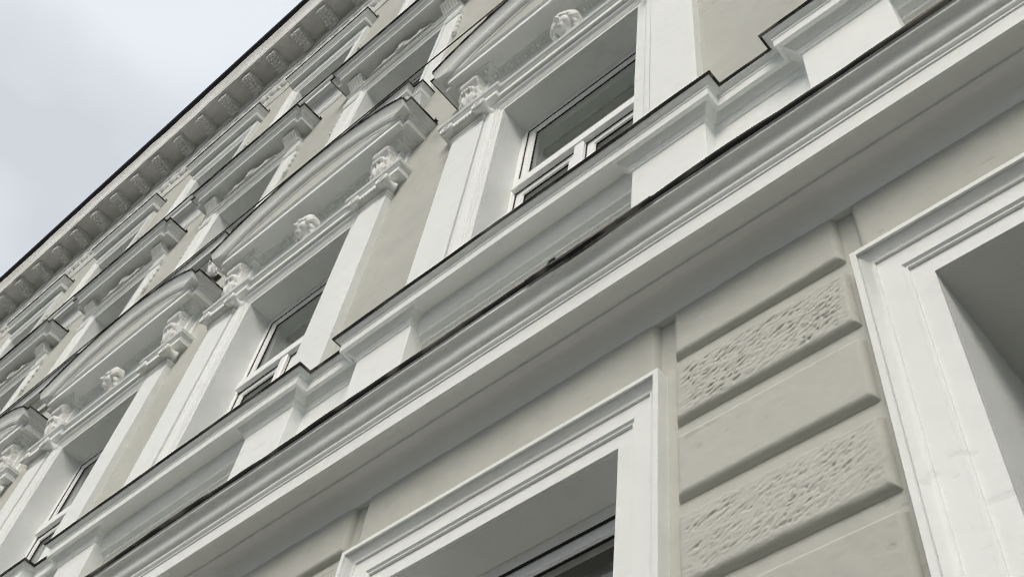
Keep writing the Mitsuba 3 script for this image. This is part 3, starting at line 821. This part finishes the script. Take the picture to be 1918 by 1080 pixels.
    p_main = [(pc - W, 0.02), (pc - W, 0.0), (pc - W + ear, 0.0), (pc - W + ear, fwd), (pc + W - ear, fwd), (pc + W - ear, 0.0), (pc + W, 0.0), (pc + W, 0.02)]
    put(f'{pd}__cornice', moulding(p_main, PCOR + [(0.0, 7.90)], 0.2, back=-0.01), 'white_plaster', smooth=25, amp=0.003)
    for s in (-1, 1):           # the sima turns level over the ears and returns to the wall
        q = [(pc + W - ear, fwd), (pc + W - ear, 0.0), (pc + W, 0.0), (pc + W, 0.02)] if s > 0 else [(pc - W, 0.02), (pc - W, 0.0), (pc - W + ear, 0.0), (pc - W + ear, fwd)]
        m1 = moulding(q, [(0.0, 7.878)] + PSIMA + [(0.15, 7.965), (0.0, 7.985)], 0.2, back=-0.01, first=(1, -1) if s > 0 else None, last=(-1, -1) if s < 0 else None)
        put(f'{pd}__cornice_return', m1, 'white_plaster', smooth=25, amp=0.003)
        m2 = moulding(q, flash([(0.2755, 7.9385), (0.284, 7.9370), (0.2895, 7.939), (0.2885, 7.947), (0.20, 7.968), (0.0, 7.992)]), 0.1, sheet=True, jag=jag_fn(12 + i, 0.002, 0.003), first=(1, -1) if s > 0 else None, last=(-1, -1) if s < 0 else None)
        put(f'{pd}__flashing', m2, 'lead', smooth=40)
    # the segmental arch
    half, rise = 1.150, 0.347
    Rr = (half ** 2 + rise ** 2) / (2 * rise); ztop = 8.294; zc = ztop - Rr
    ang = math.asin(half / Rr)
    sima = [(Rr - 0.176, 0.225), (Rr - 0.176, 0.242), (Rr - 0.142, 0.244), (Rr - 0.140, 0.263), (Rr - 0.132, 0.266), (Rr - 0.130, 0.2725), (Rr - 0.112, 0.2745), (Rr - 0.110, 0.279), (Rr - 0.092, 0.281), (Rr - 0.074, 0.286), (Rr - 0.055, 0.294),
            (Rr - 0.036, 0.305), (Rr - 0.022, 0.3145), (Rr - 0.020, 0.319), (Rr - 0.010, 0.321)]
    put(f'{pd}__arch', trimmed(arc_moulding(pc, zc, ang + 0.12, sima, 0.0, 52), pc - half, pc + half, 7.872), 'white_plaster', smooth=25, amp=0.003)
    put(f'{pd}__arch_flashing', trimmed(arc_moulding(pc, zc, ang + 0.05, [(Rr - 0.0095, 0.310), (Rr - 0.011, 0.329), (Rr - 0.007, 0.3345), (Rr + 0.002, 0.333), (Rr + 0.012, 0.20), (Rr + 0.02, 0.0), (Rr + 0.016, 0.0), (Rr + 0.008, 0.20), (Rr - 0.003, 0.328)], 0.0, 60, sheet=True), pc - half - 0.003, pc + half + 0.003, 7.8), 'lead', smooth=40, amp=0.003)
    # tympanum: a filled segment
    angs = np.linspace(-ang, ang, 40)
    poly = [[pc + (Rr - 0.180) * math.sin(t), zc + (Rr - 0.180) * math.cos(t)] for t in angs]
    poly = [q for q in poly if q[1] > 7.86]
    poly = np.array([[poly[0][0], 7.86]] + poly + [[poly[-1][0], 7.86]])
    if area2(poly) < 0:
        poly = poly[::-1]
    tt = tri2d(poly); n = len(poly)
    vv = np.vstack([np.c_[poly[:, 0], np.full(n, -0.236), poly[:, 1]], np.c_[poly[:, 0], np.full(n, 0.0), poly[:, 1]]])
    r1 = np.arange(n); r2 = (r1 + 1) % n
    ff = np.vstack([tt, tt[:, ::-1] + n, np.stack([r1, r1 + n, r2], 1), np.stack([r2, r1 + n, r2 + n], 1)])
    put(f'{pd}__tympanum', trimesh.Trimesh(vv, ff, process=False), 'beige_render')

# ------------------------------------------------------------------ storey above
O3, Z3, ZS3 = 0.560, 11.175, 9.12
holes3 = [(c - O3 - 0.02, c + O3 + 0.02, ZS3, Z3 + 0.02) for c in BAY3]
put(f'{B}__wall', holed_wall(XL, XR, 8.98, 12.10, holes3, Y3, Y3 + 0.26), 'beige_render')
SUR3 = [(0.0, -0.012), (0.0, 0.010), (0.030, 0.011), (0.031, 0.016), (0.052, 0.017), (0.056, 0.022), (0.070, 0.030), (0.074, 0.034), (0.100, 0.035), (0.1015, 0.0)]
CROWN3 = [(0.0, 11.275), (0.040, 11.276), (0.0405, 11.300), (0.046, 11.302), (0.054, 11.312), (0.060, 11.316), (0.061, 11.330), (0.02, 11.342), (0.0, 11.345)]
H3 = [(0.0, 11.520), (0.168, 11.520), (0.170, 11.512), (0.181, 11.511), (0.182, 11.570), (0.188, 11.572), (0.194, 11.580), (0.1945, 11.590), (0.202, 11.594), (0.2045, 11.604), (0.212, 11.606), (0.218, 11.612), (0.222, 11.622), (0.227, 11.634), (0.236, 11.645), (0.248, 11.652), (0.256, 11.655), (0.257, 11.664), (0.10, 11.70), (0.0, 11.71)]
H3F = [(0.255, 11.6645), (0.266, 11.663), (0.2735, 11.666), (0.273, 11.677), (0.12, 11.706), (0.0, 11.722)]
S3 = [(0.0, 8.985), (0.05, 8.990), (0.052, 9.030), (0.060, 9.035), (0.105, 9.036), (0.106, 9.030), (0.118, 9.030), (0.119, 9.082), (0.124, 9.084), (0.127, 9.098), (0.136, 9.110), (0.146, 9.116), (0.147, 9.124), (0.08, 9.15), (-0.02, 9.16)]
S3F = [(0.145, 9.1245), (0.153, 9.123), (0.1575, 9.126), (0.1565, 9.136), (0.08, 9.158), (-0.02, 9.170)]
for i, c in enumerate(BAY3):
    put(f'{B}__window_surround', surround(c - O3, c + O3, ZS3, Z3, SUR3, Y3, 0.004), 'white_plaster', smooth=25)
    lining(c, O3, ZS3, Z3, Y3 + 0.004, Y3 + 0.20)
    window('second_storey_window', c, O3 - 0.001, ZS3, Z3 - 0.001, Y3 + 0.20, transom=10.5)
    hd = fresh(f'{B}__window_hood')
    put(f'{hd}__head_moulding', moulding([(c - 0.80, Y3), (c - 0.80, Y3 - 0.012), (c + 0.80, Y3 - 0.012), (c + 0.80, Y3)], CROWN3, 0.4, back=-0.02), 'white_plaster', smooth=25)
    put(f'{hd}__frieze', box(c - 0.82, c + 0.82, Y3 - 0.010, Y3 + 0.02, 11.33, 11.53), 'stucco')
    for s in (-1, 1):
        k = fresh(f'{B}__window_pilaster')
        x0, x1 = sorted((c + s * 0.665, c + s * 0.855))
        put(f'{k}__shaft', [rbox(x0, x1, Y3 - 0.030, Y3 + 0.02, 9.13, 11.10, 0.003), rbox(x0 + 0.03, x1 - 0.03, Y3 - 0.038, Y3, 9.2, 10.95, 0.003)], 'white_plaster', amp=0.002)
        put(f'{k}__cap', moulding([(x0, Y3), (x0, Y3 - 0.030), (x1, Y3 - 0.030), (x1, Y3)], [(0.0, 11.08), (0.010, 11.084), (0.012, 11.11), (0.022, 11.13), (0.023, 11.15), (0.0, 11.155)], 0.3), 'white_plaster', smooth=25)
        put(f'{k}__block', rbox(x0 - 0.012, x1 + 0.012, Y3 - 0.044, Y3 + 0.02, 11.15, 11.28, 0.003), 'white_plaster')
        for q in range(4):
            zz = 11.02 - 0.115 * q
            xx = c + s * 0.880
            put(f'{k}__drop', rbox(xx - 0.020 + 0.002 * q, xx + 0.020 - 0.002 * q, Y3 - 0.028, Y3 + 0.01, zz - 0.085, zz, 0.006), 'stucco')
        e = trimesh.creation.icosphere(subdivisions=2, radius=0.028); e.apply_translation([c + s * 0.885, Y3 - 0.015, 10.53]); put(f'{k}__drop', e, 'stucco', smooth=True)
        e = trimesh.creation.icosphere(subdivisions=2, radius=0.019); e.apply_translation([c + s * 0.882, Y3 - 0.012, 10.475]); put(f'{k}__drop', e, 'stucco', smooth=True)
        xm = c + s * 0.705
        if 'fluted' not in first:
            kk = numbered(f'{hd}__fluted_console')
            scene[kk] = {**mikit.ply(FLUTED, 'stucco', smooth=60), 'to_world': T().translate([xm, Y3, 11.235])}
            first['fluted'] = kk
        else:
            reuse(f'{hd}__fluted_console', first['fluted'], xm, Y3, 11.235)
        if 'scroll' not in first:
            kk = numbered(f'{B}__sill_console')
            scene[kk] = {**mikit.ply(BRACKET, 'stucco', smooth=60), 'to_world': T().translate([c + s * 0.70, 0.055, 8.62])}
            first['scroll'] = kk
        else:
            reuse(f'{B}__sill_console', first['scroll'], c + s * 0.70, 0.055, 8.62)
    if 'shell' not in first:
        kk = numbered(f'{hd}__shell_crest')
        scene[kk] = {**mikit.ply(SHELL, 'stucco', smooth=60), 'to_world': T().translate([c, Y3 - 0.045, 11.335])}
        first['shell'] = kk
    else:
        reuse(f'{hd}__shell_crest', first['shell'], c, Y3 - 0.045, 11.335)
    beads = []
    for q in range(22):
        e = rbox(-0.016, 0.016, -0.016, 0.016, -0.026, 0.026, 0.008); e.apply_translation([c - 0.46 + 0.92 * (q + 0.5) / 22, Y3 - 0.052, 11.312]); beads.append(e)
    put(f'{hd}__bead_row', beads, 'stucco')
    labels[f'{hd}__bead_row'] = {'kind': 'stuff', 'label': 'row of small carved beads over the window'}
    put(f'{hd}__egg_and_dart', eggs(c - 0.42, c + 0.42, 0.02 - Y3, 11.490, 0.075 - Y3, 11.512, 0.06), 'stucco', smooth=40)
    labels[f'{hd}__egg_and_dart'] = {'kind': 'stuff', 'label': 'egg-and-dart carving under the hood'}
    W = 1.02 - 0.257; ear = 0.075; fwd = 0.043
    p = [(c - W, Y3 + 0.02), (c - W, Y3), (c - W + ear, Y3), (c - W + ear, Y3 - fwd), (c + W - ear, Y3 - fwd), (c + W - ear, Y3), (c + W, Y3), (c + W, Y3 + 0.02)]
    put(f'{hd}__cornice', moulding(p, H3, 0.2, back=-0.01), 'white_plaster', smooth=25, amp=0.003)
    put(f'{hd}__flashing', moulding(p, flash(H3F), 0.1, sheet=True, jag=jag_fn(30 + i, 0.002, 0.003)), 'lead', smooth=40)
    # its sill, breaking forward in the middle
    Ws, es, f3 = 0.92 - 0.157, 0.105, 0.068
    p = [(c - Ws, Y3 + 0.02), (c - Ws, Y3), (c - Ws + es, Y3), (c - Ws + es, Y3 - f3), (c + Ws - es, Y3 - f3), (c + Ws - es, Y3), (c + Ws, Y3), (c + Ws, Y3 + 0.02)]
    sk = fresh(f'{B}__second_storey_sill')
    put(f'{sk}__moulding', moulding(p, S3, 0.2, back=-0.01), 'white_plaster', smooth=25, amp=0.003)
    put(f'{sk}__flashing', moulding(p, flash(S3F), 0.1, sheet=True, jag=jag_fn(50 + i, 0.002, 0.002)), 'lead', smooth=40)
    for s in (-1, 1):
        put(f'{sk}__corbel', trimesh.convex.convex_hull(np.array([[c + s * (0.80) + a_ * 0.10 * k_, Y3 - 0.005 - b_ * 0.13 * k_ + 0.02, 8.988 - (1 - k_) * 0.30] for k_ in (1.0, 0.35) for a_ in (-1, 1) for b_ in (0, 1)])), 'white_plaster')

# small iron hooks where the sheet metal is nailed to the wall at the right end of each hood
def hook(holder, x, y, z):
    put(f'{holder}__hook', [rbox(x - 0.012, x + 0.004, y - 0.030, y, z - 0.008, z + 0.004, 0.002), rbox(x - 0.010, x - 0.005, y - 0.028, y - 0.022, z, z + 0.038, 0.001)], 'lead')


for i, c in enumerate(PED2):
    hook(f'{B}__pediment' + (f'_{i:03d}' if i else ''), c + 1.222, 0.0, 7.965)
for i, c in enumerate(BAY3):
    hook(f'{B}__window_hood' + (f'_{i:03d}' if i else ''), c + 1.040, Y3, 11.69)

# sill course of the top storey
C4 = [(0.0, 12.00), (0.010, 12.002), (0.012, 12.045), (0.018, 12.05), (0.024, 12.09), (0.025, 12.14), (0.030, 12.145), (0.031, 12.185), (0.038, 12.215), (0.050, 12.245), (0.068, 12.270), (0.088, 12.285), (0.090, 12.297), (0.151, 12.299), (0.153, 12.368), (0.158, 12.372), (0.160, 12.390), (0.170, 12.396), (0.183, 12.412), (0.190, 12.430), (0.192, 12.444), (0.08, 12.50), (-0.06, 12.53)]
put(f'{B}__sill_course', moulding([(XL, Y3), (XR, Y3)], C4, 0.2), 'white_plaster', smooth=25, amp=0.004)
put(f'{B}__sill_course__flashing', moulding([(XL, Y3), (XR, Y3)], flash([(0.190, 12.4445), (0.200, 12.443), (0.205, 12.447), (0.204, 12.460), (0.08, 12.512), (-0.06, 12.545)]), 0.08, sheet=True, jag=jag_fn(80, 0.003, 0.006)), 'lead', smooth=40)

# ------------------------------------------------------------------ top storey
O4, Z4, ZS4 = 0.575, 14.72, 12.53
holes4 = [(c - O4 - 0.02, c + O4 + 0.02, ZS4, Z4 + 0.02) for c in BAY4]
put(f'{B}__wall', holed_wall(XL, XR, 12.10, 17.20, holes4, Y4, Y4 + 0.26), 'beige_render')
SUR4 = [(0.0, -0.012), (0.0, 0.018), (0.070, 0.020), (0.072, 0.030), (0.120, 0.031), (0.124, 0.040), (0.150, 0.052), (0.153, 0.054), (0.225, 0.055), (0.2265, 0.0)]
H4 = [(0.0, 14.88), (0.050, 14.90), (0.052, 14.985), (0.058, 15.000), (0.060, 15.030), (0.064, 15.040), (0.124, 15.042), (0.126, 15.034), (0.134, 15.034), (0.135, 15.122), (0.146, 15.128), (0.152, 15.140), (0.1525, 15.158), (0.160, 15.162), (0.170, 15.172), (0.178, 15.190), (0.190, 15.205), (0.194, 15.208), (0.195, 15.224), (0.08, 15.27), (0.0, 15.28)]
H4F = [(0.193, 15.2245), (0.203, 15.222), (0.208, 15.226), (0.2075, 15.239), (0.1, 15.278), (0.0, 15.295)]
for i, c in enumerate(BAY4):
    put(f'{B}__window_surround', surround(c - O4, c + O4, ZS4, Z4, SUR4, Y4, 0.004), 'white_plaster', smooth=25)
    lining(c, O4, ZS4, Z4, Y4 + 0.004, Y4 + 0.20)
    window('top_storey_window', c, O4 - 0.001, ZS4, Z4 - 0.001, Y4 + 0.20, transom=14.2)
    hd = fresh(f'{B}__top_hood')
    W = 0.878 - 0.208
    p = [(c - W, Y4 + 0.02), (c - W, Y4), (c + W, Y4), (c + W, Y4 + 0.02)]
    put(f'{hd}__cornice', moulding(p, H4, 0.2, back=-0.01), 'white_plaster', smooth=25, amp=0.003)
    put(f'{hd}__flashing', moulding(p, flash(H4F), 0.1, sheet=True, jag=jag_fn(100 + i, 0.002, 0.003)), 'lead', smooth=40)
    hook(hd, c + 0.890, Y4, 15.255)
    for s in (-1, 1):
        for q in range(2):
            put(f'{hd}__drop', rbox(c + s * 0.825 - 0.02, c + s * 0.825 + 0.02, Y4 - 0.03, Y4 + 0.01, 14.25 - 0.10 * q, 14.32 - 0.10 * q, 0.006), 'stucco')

# ------------------------------------------------------------------ main cornice
MC = [(0.0, 15.86), (0.014, 15.862), (0.015, 15.93), (0.022, 15.94), (0.026, 15.97), (0.034, 15.985), (0.048, 16.08), (0.072, 16.22), (0.088, 16.33), (0.090, 16.36), (0.104, 16.365), (0.112, 16.40), (0.116, 16.43), (0.118, 16.46), (0.110, 16.465), (0.112, 16.52),
      (0.128, 16.53), (0.136, 16.62), (0.137, 16.70), (0.142, 16.75), (0.520, 16.75), (0.522, 16.735), (0.540, 16.735), (0.542, 16.84), (0.548, 16.85), (0.552, 16.95), (0.560, 17.01), (0.574, 17.08), (0.595, 17.15), (0.613, 17.195), (0.617, 17.20), (0.619, 17.235), (0.48, 17.30), (0.0, 17.40)]
mc = moulding([(XL, Y4), (XR, Y4)], MC, 0.22, back=-0.2)
put(f'{B}__main_cornice', mc, 'eaves_plaster', smooth=25, amp=0.012)
sp = 0.597
x = -8.365
xs = [x + sp * k for k in range(-24, 15)]
for xx in xs:
    if 'mod' not in first:
        kk = numbered(f'{B}__main_cornice__modillion')
        scene[kk] = {**mikit.ply(MODILLION, 'stucco', smooth=60), 'to_world': T().translate([xx, Y4 - 0.138, 16.738]) @ T().scale([1, 0.90, 1])}
        first['mod'] = kk
    else:
        kk = numbered(f'{B}__main_cornice__modillion')
        scene[kk] = {**scene[first['mod']], 'to_world': T().translate([xx, Y4 - 0.138, 16.738]) @ T().scale([1, 0.90, 1])}
# enriched ovolo between the hoods: large eggs with leaves between
egg = trimesh.creation.icosphere(subdivisions=2, radius=1.0); egg.apply_scale([0.083, 0.055, 0.135])
leafm = trimesh.creation.icosphere(subdivisions=2, radius=1.0); leafm.apply_scale([0.034, 0.045, 0.14])
lv = []
for s in (-1, 1):
    t = leafm.copy(); t.apply_transform(trimesh.transformations.rotation_matrix(s * 0.45, [0, 1, 0])); t.apply_translation([0.125 + s * 0.02, 0, 0]); lv.append(t)
egg = trimesh.util.concatenate([egg] + lv)
egg.apply_transform(trimesh.transformations.rotation_matrix(0.17, [1, 0, 0]))
kk = numbered(f'{B}__main_cornice__carved_egg')
xe = np.arange(-17.0, 1.0, 0.255)
for n_, xx in enumerate(xe):
    if n_ == 0:
        scene[kk] = {**mikit.ply(egg, 'stucco', smooth=60), 'to_world': T().translate([xx, Y4 - 0.055, 16.17])}
    else:
        reuse(f'{B}__main_cornice__carved_egg', kk, xx, Y4 - 0.055, 16.17)

# ------------------------------------------------------------------ gutter, cable
gut = []
n = 14
ga = np.linspace(math.pi, 2 * math.pi, n)
gp = [(0.046 * math.cos(t), 0.050 * math.sin(t)) for t in ga] + [(0.046, 0.045), (-0.046, 0.045)]
R = []
for xx in np.arange(XL, XR + 0.01, 0.5):
    w_ = 0.006 * math.sin(xx * 1.7)
    R.append([[xx, Y4 - 0.643 - a_, 17.335 + b_ + w_] for a_, b_ in gp])
put('roof_gutter', rings(R, gp), 'gutter_metal', smooth=40)
labels['roof_gutter'] = {'label': 'black metal gutter running along the eaves above the main cornice', 'category': 'gutter'}
R = []
for xx in np.arange(XL, XR + 0.01, 0.12):
    sag = 0.004 * math.sin(xx * 2.4) + 0.003 * math.sin(xx * 6.1)
    R.append([[xx, -0.163 + 0.006 * math.cos(t), 9.136 + sag + 0.006 * math.sin(t)] for t in np.linspace(0, 2 * math.pi, 7)[:-1]])
put('cable', rings(R, [(math.cos(t), math.sin(t)) for t in np.linspace(0, 2 * math.pi, 7)[:-1]]), 'cable_black', smooth=True)
labels['cable'] = {'label': 'thin black cable strung along the facade above the curved pediments', 'category': 'cable'}
# roof behind the gutter
put(f'{B}__roof', trimesh.Trimesh([[XL, -0.45, 17.33], [XR, -0.45, 17.33], [XR, 6.0, 21.0], [XL, 6.0, 21.0], [XL, 6.0, 17.0], [XR, 6.0, 17.0]], [[0, 1, 2], [0, 2, 3], [3, 2, 5], [3, 5, 4]], process=False), 'lead')
